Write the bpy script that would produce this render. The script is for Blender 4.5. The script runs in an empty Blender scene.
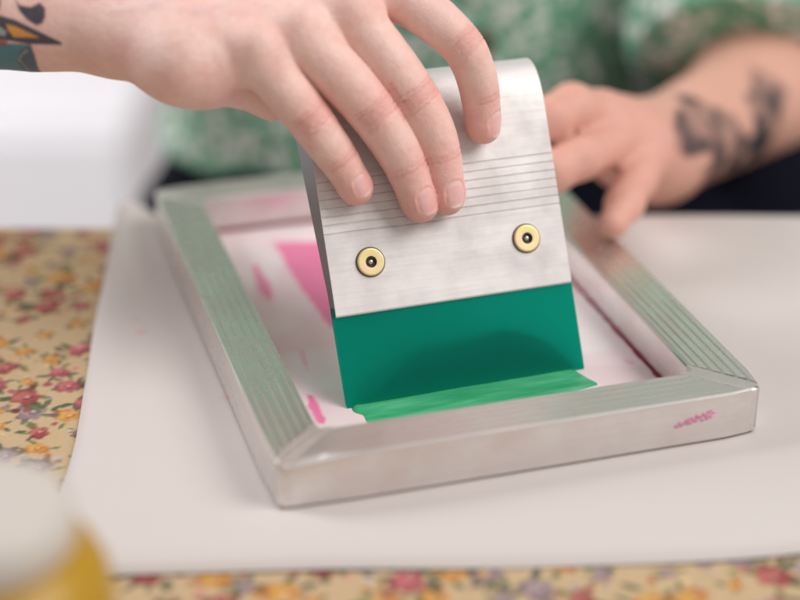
import bpy, bmesh, math, random
import numpy as np
from mathutils import Vector, Matrix

R = math.radians
rng = np.random.default_rng(7)
random.seed(7)
sc = bpy.context.scene
COL = sc.collection

# ------------------------------------------------------------------ camera
S = 0.85
CAM = np.array([-0.1208, -0.5734, 0.3866]) * S
YAW, PITCH, FPX = 0.2937, 0.4607, 1702.6      # FPX: focal length in pixels of an 800 px wide picture
FW = np.array([math.sin(YAW) * math.cos(PITCH), math.cos(YAW) * math.cos(PITCH), -math.sin(PITCH)])
RT = np.array([math.cos(YAW), -math.sin(YAW), 0.0])
UP = np.cross(RT, FW)

cd = bpy.data.cameras.new('camera')
cd.sensor_width = 36.0
cd.lens = FPX * 36.0 / 800.0
cd.clip_start, cd.clip_end = 0.02, 60.0
cd.dof.use_dof = True
cd.dof.focus_distance = 0.655
cd.dof.aperture_fstop = 2.9
cd.dof.aperture_blades = 0
cam = bpy.data.objects.new('camera', cd)
cam.matrix_world = Matrix(((RT[0], UP[0], -FW[0], CAM[0]), (RT[1], UP[1], -FW[1], CAM[1]),
                           (RT[2], UP[2], -FW[2], CAM[2]), (0, 0, 0, 1)))
COL.objects.link(cam)
sc.camera = cam

# ------------------------------------------------------------------ light
w = bpy.data.worlds.new('World'); sc.world = w; w.use_nodes = True
wb = w.node_tree.nodes['Background']
wb.inputs[1].default_value = 0.47
_n = w.node_tree.nodes; _l = w.node_tree.links                 # a pale room, brighter to the right and above, dim to the left
_tc = _n.new('ShaderNodeTexCoord'); _dot = _n.new('ShaderNodeVectorMath'); _dot.operation = 'DOT_PRODUCT'
_dot.inputs[1].default_value = (0.46, -0.48, 0.75)
_cr = _n.new('ShaderNodeValToRGB'); _mr = _n.new('ShaderNodeMapRange'); _mr.inputs[1].default_value = -1; _mr.inputs[2].default_value = 1
_l.new(_tc.outputs['Generated'], _dot.inputs[0]); _l.new(_dot.outputs['Value'], _mr.inputs[0]); _l.new(_mr.outputs[0], _cr.inputs[0])
_cr.color_ramp.elements[0].position = 0.15; _cr.color_ramp.elements[0].color = (0.24, 0.225, 0.235, 1)
_cr.color_ramp.elements[1].position = 0.85; _cr.color_ramp.elements[1].color = (1.0, 0.96, 0.94, 1)
_l.new(_cr.outputs[0], wb.inputs[0])

def area(name, loc, target, size, power, col=(1, 1, 1), size_y=None):
    l = bpy.data.lights.new(name, 'AREA'); l.energy = power; l.size = size; l.color = col
    if size_y: l.shape = 'RECTANGLE'; l.size_y = size_y
    o = bpy.data.objects.new(name, l); o.location = loc
    d = Vector(target) - Vector(loc)
    o.rotation_euler = d.to_track_quat('-Z', 'Y').to_euler()
    COL.objects.link(o); return o

area('window_light', (1.05, -0.55, 1.25), (0.08, 0.08, 0.05), 0.9, 18, (1.0, 0.965, 0.945), 1.0)
area('back_window_light', (-1.3, 0.9, 1.0), (-0.12, 1.25, 0.0), 0.8, 26, (0.98, 0.97, 1.0), 0.8)

sc.view_settings.view_transform = 'Standard'
sc.view_settings.look = 'None'
sc.view_settings.exposure = 0.19
sc.view_settings.gamma = 1.0
sc.cycles.max_bounces = 10
sc.cycles.use_denoising = True

def at(px, py, dep):
    """world point that is dep metres deep on the sight line of a photo pixel"""
    return CAM + dep * (FW + RT * (px - 400) / FPX - UP * (py - 300) / FPX)

def atz(px, py, z):
    d = FW + RT * (px - 400) / FPX - UP * (py - 300) / FPX
    return CAM + d * ((z - CAM[2]) / d[2])

def dep_of(P): return float((np.asarray(P) - CAM) @ FW)

def lin(r, g, b):
    f = lambda c: (c / 255 / 12.92) if c / 255 <= 0.04045 else ((c / 255 + 0.055) / 1.055) ** 2.4
    return np.array([f(r), f(g), f(b)])

# ------------------------------------------------------------------ helpers
def tag(o, label=None, cat=None, group=None, kind=None):
    if label: o['label'] = label
    if cat: o['category'] = cat
    if group: o['group'] = group
    if kind: o['kind'] = kind
    return o

def empty(name, loc=(0, 0, 0)):
    o = bpy.data.objects.new(name, None); o.location = loc; o.empty_display_size = 0.02
    COL.objects.link(o); return o

def link(name, me, mat, parent=None, smooth=False):
    o = bpy.data.objects.new(name, me)
    if mat: me.materials.append(mat)
    if smooth:
        me.polygons.foreach_set('use_smooth', np.ones(len(me.polygons), dtype=bool))
    COL.objects.link(o)
    if parent: o.parent = parent
    return o

def np_mesh(name, V, F):
    """mesh from an (n,3) vertex array and an (m,4) quad array"""
    me = bpy.data.meshes.new(name)
    V = np.asarray(V, dtype=np.float32); F = np.asarray(F, dtype=np.int32)
    me.vertices.add(len(V)); me.vertices.foreach_set('co', V.ravel())
    me.loops.add(F.size); me.loops.foreach_set('vertex_index', F.ravel())
    me.polygons.add(len(F))
    me.polygons.foreach_set('loop_start', np.arange(len(F), dtype=np.int32) * F.shape[1])
    me.polygons.foreach_set('loop_total', np.full(len(F), F.shape[1], dtype=np.int32))
    me.update(calc_edges=True); me.validate()
    return me

def set_col(me, rgb, name='Col'):
    a = me.color_attributes.new(name, 'FLOAT_COLOR', 'POINT')
    c = np.ones((len(me.vertices), 4), dtype=np.float32); c[:, :3] = rgb
    a.data.foreach_set('color', c.ravel())

def py_mesh(name, V, F):
    me = bpy.data.meshes.new(name); me.from_pydata([tuple(map(float, v)) for v in V], [], F); me.update(); return me

def bevel(o, width, seg=2, angle=30):
    m = o.modifiers.new('bevel', 'BEVEL'); m.width = width; m.segments = seg
    m.limit_method = 'ANGLE'; m.angle_limit = R(angle); m.harden_normals = False
    return m

def smoothstep(a, b, x):
    t = np.clip((x - a) / (b - a), 0, 1); return t * t * (3 - 2 * t)

def vnoise(P, scale, seed=0):
    """cheap smooth value noise on (n,3) or (n,2) points"""
    P = np.asarray(P) * scale
    if P.shape[1] == 2: P = np.concatenate([P, np.zeros((len(P), 1))], 1)
    i = np.floor(P).astype(np.int64); f = P - i; f = f * f * (3 - 2 * f)
    def h(a, b, c):
        n = (a * 374761393 + b * 668265263 + c * 2147483647 + seed * 974711) & 0xffffffff
        n = ((n ^ (n >> 13)) * 1274126177) & 0xffffffff
        return ((n ^ (n >> 16)) & 0xffff) / 65535.0
    r = 0
    for dx in (0, 1):
        for dy in (0, 1):
            for dz in (0, 1):
                wgt = (f[:, 0] if dx else 1 - f[:, 0]) * (f[:, 1] if dy else 1 - f[:, 1]) * (f[:, 2] if dz else 1 - f[:, 2])
                r = r + wgt * h(i[:, 0] + dx, i[:, 1] + dy, i[:, 2] + dz)
    return r

# ------------------------------------------------------------------ materials
class NT:
    def __init__(s, name):
        s.m = bpy.data.materials.new(name); s.m.use_nodes = True
        s.t = s.m.node_tree; s.b = s.t.nodes['Principled BSDF']; s.out = s.t.nodes['Material Output']
    def n(s, typ, **kw):
        x = s.t.nodes.new(typ)
        for k, v in kw.items():
            if k.startswith('i_'):
                key = k[2:]; key = int(key) if key.isdigit() else key.replace('_', ' ')
                x.inputs[key].default_value = v
            else: setattr(x, k, v)
        return x
    def l(s, a, b): s.t.links.new(a, b)
    def set(s, **kw):
        for k, v in kw.items():
            key = k.replace('_', ' ')
            if isinstance(v, (tuple, list, np.ndarray)) and len(v) == 3 and 'Radius' not in key: v = (*map(float, v), 1)
            s.b.inputs[key].default_value = v
        return s
    def coords(s, scale=(1, 1, 1), kind='Object'):
        tc = s.n('ShaderNodeTexCoord'); mp = s.n('ShaderNodeMapping'); mp.inputs['Scale'].default_value = scale
        s.l(tc.outputs[kind], mp.inputs['Vector']); return mp.outputs['Vector']
    def noise(s, vec, scale, detail=4, rough=0.6):
        x = s.n('ShaderNodeTexNoise', i_Scale=scale, i_Detail=detail, i_Roughness=rough); s.l(vec, x.inputs['Vector']); return x.outputs['Fac']
    def ramp(s, fac, stops):
        x = s.n('ShaderNodeValToRGB'); e = x.color_ramp.elements
        while len(e) < len(stops): e.new(0.5)
        for k, (p, c) in enumerate(stops):
            e[k].position = p; e[k].color = (*map(float, c), 1) if not np.isscalar(c) else (c, c, c, 1)
        s.l(fac, x.inputs['Fac']); return x.outputs['Color']
    def mix(s, fac, a, b, mode='MIX'):
        x = s.n('ShaderNodeMix', data_type='RGBA', blend_type=mode)
        for sock, v in ((x.inputs[0], fac), (x.inputs[6], a), (x.inputs[7], b)):
            if hasattr(v, 'links') or isinstance(v, bpy.types.NodeSocket): s.l(v, sock)
            elif np.isscalar(v): sock.default_value = v
            else: sock.default_value = (*map(float, v), 1)
        return x.outputs[2]
    def bump(s, h, strength, dist, prev=None):
        x = s.n('ShaderNodeBump', i_Strength=strength, i_Distance=dist); s.l(h, x.inputs['Height'])
        if prev: s.l(prev, x.inputs['Normal'])
        return x.outputs['Normal']
    def to(s, sock, name): s.l(sock, s.b.inputs[name])

def mat_alu(name, base, rough, stretch, stain=None):
    t = NT(name); t.set(Metallic=1.0, Roughness=rough)
    v = t.coords(stretch); n = t.noise(v, 1.0, 5, 0.65)
    v2 = t.coords(); n2 = t.noise(v2, 38, 5, 0.65)
    c = t.ramp(n, [(0.3, base * 0.93), (0.7, base * 1.03)])
    c = t.mix(t.ramp(n2, [(0.42, 0.0), (0.75, 0.55)]), c, stain if stain is not None else base * 0.8)
    vq = t.n('ShaderNodeTexVoronoi', i_Scale=85.0); t.l(v2, vq.inputs['Vector'])
    sp = t.n('ShaderNodeMath', operation='MULTIPLY'); t.l(t.ramp(vq.outputs['Distance'], [(0.05, 1.0), (0.10, 0.0)]), sp.inputs[0]); t.l(t.ramp(t.noise(v2, 60, 2), [(0.55, 0.0), (0.6, 0.7)]), sp.inputs[1])
    c = t.mix(sp.outputs[0], c, base * 0.45)
    t.to(c, 'Base Color')
    t.to(t.ramp(n2, [(0.3, rough - 0.08), (0.7, rough + 0.10)]), 'Roughness')
    t.to(t.bump(n, 0.02, 0.0003), 'Normal')
    return t.m

M = {}
M['alu_handle'] = mat_alu('brushed_aluminium', np.array([0.80, 0.775, 0.765]), 0.72, (25, 700, 700))
M['alu_x'] = mat_alu('worn_aluminium_x', np.array([0.80, 0.775, 0.755]), 0.38, (30, 500, 500), np.array([0.70, 0.57, 0.55]))
M['alu_y'] = mat_alu('worn_aluminium_y', np.array([0.87, 0.85, 0.83]), 0.27, (500, 30, 500), np.array([0.70, 0.60, 0.57]))
M['alu_corner'] = mat_alu('ground_aluminium', np.array([0.79, 0.76, 0.735]), 0.48, (240, 240, 240), np.array([0.6, 0.5, 0.47]))

t = NT('zinc_yellow'); t.set(Metallic=1.0, Roughness=0.28)
v = t.coords(); t.to(t.ramp(t.noise(v, 110, 3), [(0.38, (0.74, 0.66, 0.28)), (0.5, (0.80, 0.66, 0.36)), (0.72, (0.82, 0.56, 0.40))]), 'Base Color'); t.b.inputs['Roughness'].default_value = 0.52; t.b.inputs['Metallic'].default_value = 0.8; M['zinc'] = t.m
t = NT('steel_socket'); t.set(Metallic=1.0, Roughness=0.4, Base_Color=(0.14, 0.12, 0.10)); M['socket'] = t.m
t = NT('bright_steel'); t.set(Metallic=1.0, Roughness=0.25, Base_Color=(0.55, 0.52, 0.47)); M['pin'] = t.m

t = NT('green_polyurethane'); t.set(Base_Color=(0.0, 0.46, 0.36), Roughness=0.44, IOR=1.22, Transmission_Weight=0.75)
t.b.inputs['Subsurface Weight'].default_value = 0.0
v = t.coords(); n = t.noise(v, 60, 4); t.b.inputs['Specular IOR Level'].default_value = 0.12
tr = t.n('ShaderNodeBsdfTranslucent'); tr.inputs[0].default_value = (0.0, 0.88, 0.68, 1)
df = t.n('ShaderNodeBsdfDiffuse'); df.inputs[0].default_value = (0.0, 0.15, 0.112, 1)
m1 = t.n('ShaderNodeMixShader', i_0=0.6); t.l(df.outputs[0], m1.inputs[1]); t.l(tr.outputs[0], m1.inputs[2])
m2 = t.n('ShaderNodeMixShader', i_0=0.55); t.l(t.b.outputs[0], m2.inputs[1]); t.l(m1.outputs[0], m2.inputs[2])
t.l(m2.outputs[0], t.out.inputs['Surface'])
M['blade'] = t.m

t = NT('wet_green_ink'); t.set(Roughness=0.16)
v = t.coords((40, 260, 40)); n = t.noise(v, 1.0, 4)
t.to(t.ramp(n, [(0.25, lin(44, 150, 100)), (0.55, lin(72, 172, 122)), (0.85, lin(110, 194, 150))]), 'Base Color')
t.to(t.bump(n, 0.4, 0.0006), 'Normal'); M['ink'] = t.m

t = NT('printed_silk'); t.set(Roughness=0.6)
a = t.n('ShaderNodeVertexColor', layer_name='Col'); t.to(a.outputs['Color'], 'Base Color')
v = t.coords(); wv = t.n('ShaderNodeTexNoise', i_Scale=2600.0, i_Detail=2.0); t.l(v, wv.inputs['Vector'])
t.to(t.bump(wv.outputs['Fac'], 0.25, 0.0002), 'Normal'); M['silk'] = t.m

t = NT('white_paper'); t.set(Roughness=0.75)
a = t.n('ShaderNodeVertexColor', layer_name='Col'); v = t.coords()
n = t.noise(v, 22, 5); t.to(t.mix(t.ramp(n, [(0.35, 0.0), (0.75, 0.10)]), a.outputs['Color'], (0.62, 0.53, 0.48)), 'Base Color')
t.to(t.bump(t.noise(v, 300, 4), 0.12, 0.0005), 'Normal'); M['paper'] = t.m

t = NT('printed_cotton'); t.set(Roughness=0.85)
a = t.n('ShaderNodeVertexColor', layer_name='Col'); v = t.coords()
n = t.noise(v, 500, 3); t.to(t.mix(t.ramp(n, [(0.3, 0.0), (0.8, 0.22)]), a.outputs['Color'], (0.5, 0.4, 0.25), 'MULTIPLY'), 'Base Color')
t.to(t.bump(t.noise(v, 1500, 2), 0.3, 0.0004), 'Normal'); M['cloth'] = t.m

t = NT('skin'); t.set(Roughness=0.46, Subsurface_Weight=0.12, Subsurface_Scale=0.0028)
t.b.inputs['Subsurface Radius'].default_value = (1.0, 0.35, 0.2)
a = t.n('ShaderNodeVertexColor', layer_name='Col'); v = t.coords()
n = t.noise(v, 260, 5, 0.7)
c = t.mix(t.ramp(n, [(0.35, 0.0), (0.75, 0.32)]), a.outputs['Color'], (0.84, 0.56, 0.50), 'MULTIPLY')
t.to(c, 'Base Color')
vo = t.n('ShaderNodeTexVoronoi', i_Scale=1300.0, feature='DISTANCE_TO_EDGE'); t.l(v, vo.inputs['Vector'])
vs = t.n('ShaderNodeVertexColor', layer_name='Fine')
nb = t.bump(vo.outputs['Distance'], 0.45, 0.0004)
nb = t.bump(t.noise(v, 420, 5), 0.5, 0.0006, nb)
ge = t.n('ShaderNodeNewGeometry'); nm = t.n('ShaderNodeMix', data_type='VECTOR')
t.l(vs.outputs['Color'], nm.inputs[0]); t.l(nb, nm.inputs[4]); t.l(ge.outputs['Normal'], nm.inputs[5]); t.to(nm.outputs[1], 'Normal')
t.to(t.mix(vs.outputs['Color'], t.ramp(t.noise(v, 90, 3), [(0.3, 0.40), (0.7, 0.54)]), (0.22, 0.22, 0.22)), 'Roughness')
M['skin'] = t.m

t = NT('floral_blouse'); t.set(Roughness=0.85)
v = t.coords()
no = t.n('ShaderNodeTexNoise', i_Scale=70.0, i_Detail=3.0); t.l(v, no.inputs['Vector'])
vm = t.n('ShaderNodeMixRGB', i_0=0.018); t.l(v, vm.inputs[1]); t.l(no.outputs['Color'], vm.inputs[2])
vo = t.n('ShaderNodeTexVoronoi', i_Scale=112.0); t.l(vm.outputs[0], vo.inputs['Vector'])
vo2 = t.n('ShaderNodeTexVoronoi', i_Scale=230.0); t.l(vm.outputs[0], vo2.inputs['Vector'])
big = t.noise(v, 40, 2)
f1 = t.ramp(vo.outputs['Distance'], [(0.36, 1.0), (0.55, 0.0)])
f2 = t.ramp(vo2.outputs['Distance'], [(0.25, 1.0), (0.4, 0.0)])
g = t.ramp(big, [(0.35, lin(78, 150, 115)), (0.65, lin(122, 184, 150))])
c = t.mix(f2, g, lin(172, 206, 184)); 
fm = t.n('ShaderNodeMath', operation='MULTIPLY'); t.l(f1, fm.inputs[0]); t.l(t.ramp(t.noise(v, 48, 2), [(0.36, 0.0), (0.46, 1.0)]), fm.inputs[1])
c = t.mix(fm.outputs[0], c, lin(240, 242, 236))
t.to(c, 'Base Color'); t.to(t.bump(t.noise(v, 20, 3), 0.3, 0.01), 'Normal'); M['blouse'] = t.m

def plain(name, col, rough=0.6, var=0.12, scale=30, **kw):
    t = NT(name); t.set(Roughness=rough, **kw); col = np.array(col); v = t.coords()
    t.to(t.ramp(t.noise(v, scale, 4), [(0.3, col * (1 - var)), (0.7, np.minimum(col * (1 + var), 0.95))]), 'Base Color'); return t.m
M['trousers'] = plain('navy_trousers', (0.003, 0.004, 0.010), 0.9, Specular_IOR_Level=0.12)
M['wood'] = plain('brown_button', (0.11, 0.05, 0.03), 0.4)
M['wall'] = plain('white_wall', (0.58, 0.555, 0.55), 0.8, 0.03, 3)
M['cabinet'] = plain('white_lacquer', (0.86, 0.845, 0.87), 0.4, 0.02, 3)
M['yellow'] = plain('yellow_plastic', (0.44, 0.245, 0.004), 0.35, 0.06)
M['cap'] = plain('white_plastic', (0.56, 0.52, 0.47), 0.4, 0.03)

# ------------------------------------------------------------------ background structure
def box(name, lo, hi, mat, parent=None, bev=0.0, mw=None):
    x0, y0, z0 = lo; x1, y1, z1 = hi
    V = [(x0, y0, z0), (x1, y0, z0), (x1, y1, z0), (x0, y1, z0), (x0, y0, z1), (x1, y0, z1), (x1, y1, z1), (x0, y1, z1)]
    F = [(0, 3, 2, 1), (4, 5, 6, 7), (0, 1, 5, 4), (1, 2, 6, 5), (2, 3, 7, 6), (3, 0, 4, 7)]
    o = link(name, py_mesh(name, V, F), mat, parent)
    if mw is not None: o.matrix_world = mw
    if bev: bevel(o, bev, 3)
    return o

FH = np.array([math.sin(YAW), math.cos(YAW), 0])           # forward along the table
def tablerot(origin): return Matrix(((RT[0], FH[0], 0, origin[0]), (RT[1], FH[1], 0, origin[1]), (0, 0, 1, origin[2]), (0, 0, 0, 1)))
CAM0 = np.array([CAM[0], CAM[1], 0.0])
wall = box('wall', (-3, 2.3, -0.75), (3, 2.4, 1.8), M['wall'], mw=tablerot(CAM0)); tag(wall, 'plain white wall far behind the table', 'wall', kind='structure')
floor = box('floor', (-3, -1.5, -0.80), (3, 2.3, -0.75), M['wall'], mw=tablerot(CAM0)); tag(floor, 'pale floor of the room', 'floor', kind='structure')
ck = empty('cabinet'); ck.matrix_world = tablerot(CAM0)
box('carcass', (-0.95, 1.75, -0.749), (-0.29, 2.15, -0.315), M['cabinet'], ck, 0.012)
box('door', (-0.94, 1.728, -0.70), (-0.60, 1.748, -0.335), M['cabinet'], ck, 0.004)
box('door', (-0.592, 1.728, -0.70), (-0.30, 1.748, -0.335), M['cabinet'], ck, 0.004)
tag(ck, 'bright white blurred low cabinet in the room behind the table at left', 'cabinet')

# ------------------------------------------------------------------ tablecloth
TZ = -0.0055                        # table plane; the paper's upper face is z = 0
edge_f = float((atz(0, 228, TZ) - CAM0) @ FH)       # far edge of the table
step = 0.0009
ua = np.arange(-0.235, 0.20, step); va = np.arange(edge_f - 0.42, edge_f + 1e-6, step)
U_, V_ = np.meshgrid(ua, va); nu, nv = len(ua), len(va)
pu, pv = U_.ravel(), V_.ravel()
base = lin(188, 164, 128)
colr = np.tile(base, (nu * nv, 1))
def blob(cx, cy, rx, ry, ang, col, soft=0.15, lobes=0, ph=0, amp=0.15):
    rad = max(rx, ry) * 1.4
    i0, i1 = np.searchsorted(ua, [cx - rad, cx + rad]); j0, j1 = np.searchsorted(va, [cy - rad, cy + rad])
    if i1 <= i0 or j1 <= j0: return
    uu, vv = np.meshgrid(ua[i0:i1] - cx, va[j0:j1] - cy)
    c, s = math.cos(ang), math.sin(ang); x = (uu * c + vv * s) / rx; y = (-uu * s + vv * c) / ry
    r = np.hypot(x, y)
    if lobes: r = r / (1 + amp * np.cos(lobes * np.arctan2(y, x) + ph))
    m = 1 - smoothstep(1 - soft, 1 + soft, r)
    idx = (np.arange(j0, j1)[:, None] * nu + np.arange(i0, i1)[None, :]).ravel()
    m = m.ravel()[:, None]
    m = m * .86; colr[idx] = colr[idx] * (1 - m) + np.asarray(col) * m
GREEN = [lin(66, 84, 48), lin(92, 104, 62), lin(52, 70, 50)]
KINDS = [[lin(190, 130, 52), lin(204, 160, 78), lin(166, 92, 50), lin(212, 180, 128)],
         [lin(150, 62, 62), lin(182, 104, 98), lin(108, 38, 44), lin(206, 150, 130)],
         [lin(138, 116, 120), lin(164, 146, 146), lin(106, 86, 96), lin(190, 172, 168)],
         [lin(160, 70, 84), lin(190, 110, 110), lin(116, 44, 60), lin(214, 150, 140)]]
pts = []
for _ in range(9000):
    q = (random.uniform(ua[0], ua[-1]), random.uniform(va[0], va[-1]))
    if all((q[0] - a) ** 2 + (q[1] - b) ** 2 > 0.0112 ** 2 for a, b in pts): pts.append(q)
for k, (cx, cy) in enumerate(pts):
    kd = KINDS[random.choice([0, 0, 1, 1, 2, 2, 3])]; r = random.choice([.0028, .0034, .0042, .0050, .0060])
    for _ in range(random.randint(4, 7)):                  # leaves
        a = random.uniform(0, 6.28); d = r * random.uniform(1.1, 1.7)
        blob(cx + d * math.cos(a), cy + d * math.sin(a), r * random.uniform(.45, .75), r * random.uniform(.16, .26), a + random.uniform(-.5, .5), random.choice(GREEN), 0.2)
    for _ in range(random.randint(1, 3)):                  # buds
        a = random.uniform(0, 6.28); d = r * random.uniform(1.5, 2.0)
        blob(cx + d * math.cos(a), cy + d * math.sin(a), r * .34, r * .28, a, random.choice(kd), 0.25)
    for _ in range(2):
        a = random.uniform(0, 6.28)
        blob(cx + r * .5 * math.cos(a), cy + r * .5 * math.sin(a), r * .75, r * .6, a, kd[2], .15, 5, random.uniform(0, 6))
    blob(cx, cy, r, r * .85, random.uniform(0, 3), kd[0], .12, 5, random.uniform(0, 6))
    blob(cx - r * .1, cy + r * .1, r * .68, r * .55, 0.4, kd[1], .25, 4, random.uniform(0, 6))
    blob(cx + r * .15, cy, r * .42, r * .34, 1.0, kd[2], .3, 3, random.uniform(0, 6))
    blob(cx + r * .1, cy + r * .08, r * .2, r * .2, 0, kd[3], .4)
Vw = CAM0 + pu[:, None] * RT + pv[:, None] * FH; Vw[:, 2] = TZ
Vw[:, 2] += (vnoise(Vw[:, :2], 25, 3) - .5) * 0.0006
idx = np.arange(nu * nv).reshape(nv, nu)
F = np.stack([idx[:-1, :-1], idx[:-1, 1:], idx[1:, 1:], idx[1:, :-1]], -1).reshape(-1, 4)
# plain border of the cloth and its drop over the table edge
def corner(u, v, z): P = CAM0 + u * RT + v * FH; return [P[0], P[1], z]
n0 = len(Vw); u0, u1, v0, v1 = ua[0], ua[-1], va[0], va[-1]
ex = [corner(-0.55, v0 - .15, TZ), corner(u0, v0 - .15, TZ), corner(u1, v0 - .15, TZ), corner(0.6, v0 - .15, TZ),
      corner(-0.55, v0, TZ), corner(0.6, v0, TZ), corner(-0.55, v1, TZ), corner(0.6, v1, TZ),
      corner(-0.55, v1 + .008, TZ - .01), corner(0.6, v1 + .008, TZ - .01), corner(-0.55, v1 + .012, TZ - .25), corner(0.6, v1 + .012, TZ - .25)]
c00, c10, c01, c11 = idx[0, 0], idx[0, -1], idx[-1, 0], idx[-1, -1]
e = lambda k: n0 + k
ef = [(e(0), e(1), c00, e(4)), (e(1), e(2), c10, c00), (e(2), e(3), e(5), c10), (e(4), c00, c01, e(6)), (c10, e(5), e(7), c11),
      (e(6), c01, e(8), e(8)), (e(8), e(9), e(11), e(10))]
F2 = np.array([f for f in ef if len(set(f)) == 4] + [(e(6), e(7), e(9), e(8))])
me = np_mesh('tablecloth', np.concatenate([Vw, np.array(ex)]), np.concatenate([F, F2]))
set_col(me, np.concatenate([colr, np.tile(base * .8, (len(ex), 1))]))
tc = link('tablecloth', me, M['cloth'], smooth=False)
tag(tc, 'cream cotton tablecloth printed with small roses and green leaves under the paper', 'tablecloth')

# ------------------------------------------------------------------ paper
pa = 0.222                                                   # paper is turned against the frame
PX = np.array([math.cos(pa), -math.sin(pa), 0]); PY = np.array([math.sin(pa), math.cos(pa), 0])
P0 = atz(46, 580, TZ)                                       # front left corner
wu = np.arange(0, 0.49, 0.002); back = float(np.linalg.norm(atz(120, 194, 0.003) - P0))
wv_ = np.arange(0, back, 0.002)
A, B = np.meshgrid(wu, wv_); A, B = A.ravel(), B.ravel()
Pp = P0 + A[:, None] * PX + B[:, None] * PY
rr = 0.015
fall = np.sqrt(np.clip(1 - np.clip((rr - np.minimum(A, B * 1.0)) / rr, 0, 1) ** 2, 0, 1))
z = TZ + 0.0009 + (-TZ - 0.0009) * fall
Pp[:, 2] = z
fwd = (Pp - CAM0) @ FH - edge_f
rt = (Pp - CAM0) @ RT
ov = np.clip(fwd, 0, None)
sag = smoothstep(-0.135, -0.095, rt)
Pp[:, 2] -= sag * np.minimum(ov * 1.6, 0.3) * smoothstep(0, 0.02, ov)
Pp[:, 2] += (1 - sag) * 0.10 * ov
FW_, FD_ = 0.187, 0.2568
wav = (vnoise(Pp[:, :2], 14, 5) - .45) * 0.0022
Pp -= (np.exp(-((A - .20) / .10) ** 2) * np.exp(-B / .03) * .006)[:, None] * PY
Pp += ((vnoise(np.stack([A, B], 1), 22, 8) - .5) * .003 * np.exp(-np.minimum(A, B) / .02))[:, None] * (PX * .7 + PY * .7)
odx = np.maximum(np.maximum(-Pp[:, 0], Pp[:, 0] - FW_), 0); ody = np.maximum(np.maximum(-Pp[:, 1], Pp[:, 1] - FD_), 0)
away = smoothstep(.004, .05, np.hypot(odx, ody))
Pp[:, 2] += -0.0004 + away * wav
nx, ny = len(wu), len(wv_)
idp = np.arange(nx * ny).reshape(ny, nx)
Fp = np.stack([idp[:-1, :-1], idp[:-1, 1:], idp[1:, 1:], idp[1:, :-1]], -1).reshape(-1, 4)
me = np_mesh('paper_sheet', Pp, Fp)
pc = np.tile(np.array([0.585, 0.540, 0.515]), (len(Pp), 1))
for (q, r_) in [((141, 331), .0016), ((137, 318), .001), ((225, 397), .0012), ((690, 436), .001)]:
    Q = atz(*q, 0); d = np.hypot(Pp[:, 0] - Q[0], Pp[:, 1] - Q[1]); m = (1 - smoothstep(r_ * .6, r_ * 1.6, d))[:, None] * .6
    pc = pc * (1 - m) + np.array([0.75, 0.25, 0.33]) * m
set_col(me, pc)
pp = link('paper_sheet', me, M['paper'], smooth=True)
tag(pp, 'large white paper sheet padded with rounded edges lying under the metal frame', 'paper')

# ------------------------------------------------------------------ screen frame
FWD, FDP, FHT, RW = 0.187, 0.2568, 0.0183, 0.0205           # width, depth, height, rail width
frame = empty('screen_frame', (0, 0, 0.0006))
K, CH = 0.0055, 0.0030
def deform(x, y, z):
    """corners are ground off after welding: shallow facets on the outer faces, the near left one deeper"""
    for mx in (0, 1):
        for my in (0, 1):
            u = x if not mx else FWD - x; v = y if not my else FDP - y
            A = .030 if (mx, my) == (0, 0) else .013
            B_ = .0014 if (mx, my) == (0, 0) else .0022
            du = B_ * max(0, 1 - v / A) ** 1.2 if u < .0018 else 0
            dv = B_ * max(0, 1 - u / A) ** 1.2 if v < .0018 else 0
            if (mx, my) == (0, 0) and z > FHT * .6 and v < .0026 and u < .030:
                z -= .0034 * (1 - u / .030) ** 1.3 * (1 - v / .0026)
            x += du if not mx else -du; y += dv if not my else -dv
    return (x, y, z)
def rail(axis, length, mat, flip):
    # profile in (t, z): t = 0 outer face, t = RW inner face
    g = []; n = 5
    prof = [(0, 0.0), (0, FHT - 0.0009), (0.0002, FHT - 0.0003), (0.0009, FHT)]
    for k in range(n):
        c = RW * (k + 0.9) / (n + 0.8)
        prof += [(c - .0006, FHT), (c - .0003, FHT - .0008), (c + .0003, FHT - .0008), (c + .0006, FHT)]
    prof += [(RW - 0.0014, FHT), (RW - 0.0004, FHT - 0.0006), (RW, FHT - 0.0016), (RW, 0.0)]
    V = []; m = len(prof)
    SEC = [0, .010, .014, .019, .026]
    for k_, sec in enumerate(SEC + SEC[::-1]):
        for (tt, zz) in prof:
            q_ = (tt * max(0, 1 - sec / .026) + K * (1 if sec == 0 else 0) + sec + (K if sec else 0))
            V.append((q_ if k_ < len(SEC) else length - q_, tt, zz))
    F = []
    for L in range(2 * len(SEC) - 1):
        F += [(L * m + k, L * m + (k + 1) % m, (L + 1) * m + (k + 1) % m, (L + 1) * m + k) for k in range(m)]
    F += [tuple(range(m - 1, -1, -1)), tuple(range((2 * len(SEC) - 1) * m, 2 * len(SEC) * m))]
    W = []
    for (s, tt, zz) in V:
        if axis == 'x': W.append((s, tt if not flip else FDP - tt, zz))
        else: W.append((tt if not flip else FWD - tt, s, zz))
    W = [deform(*p_) for p_ in W]
    me = py_mesh('rail', W, F)
    bm = bmesh.new(); bm.from_mesh(me); bmesh.ops.recalc_face_normals(bm, faces=bm.faces); bm.to_mesh(me); bm.free()
    return link('rail', me, mat, frame)
rail('x', FWD, M['alu_x'], False); rail('x', FWD, M['alu_x'], True)
rail('y', FDP, M['alu_y'], False); rail('y', FDP, M['alu_y'], True)
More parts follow.
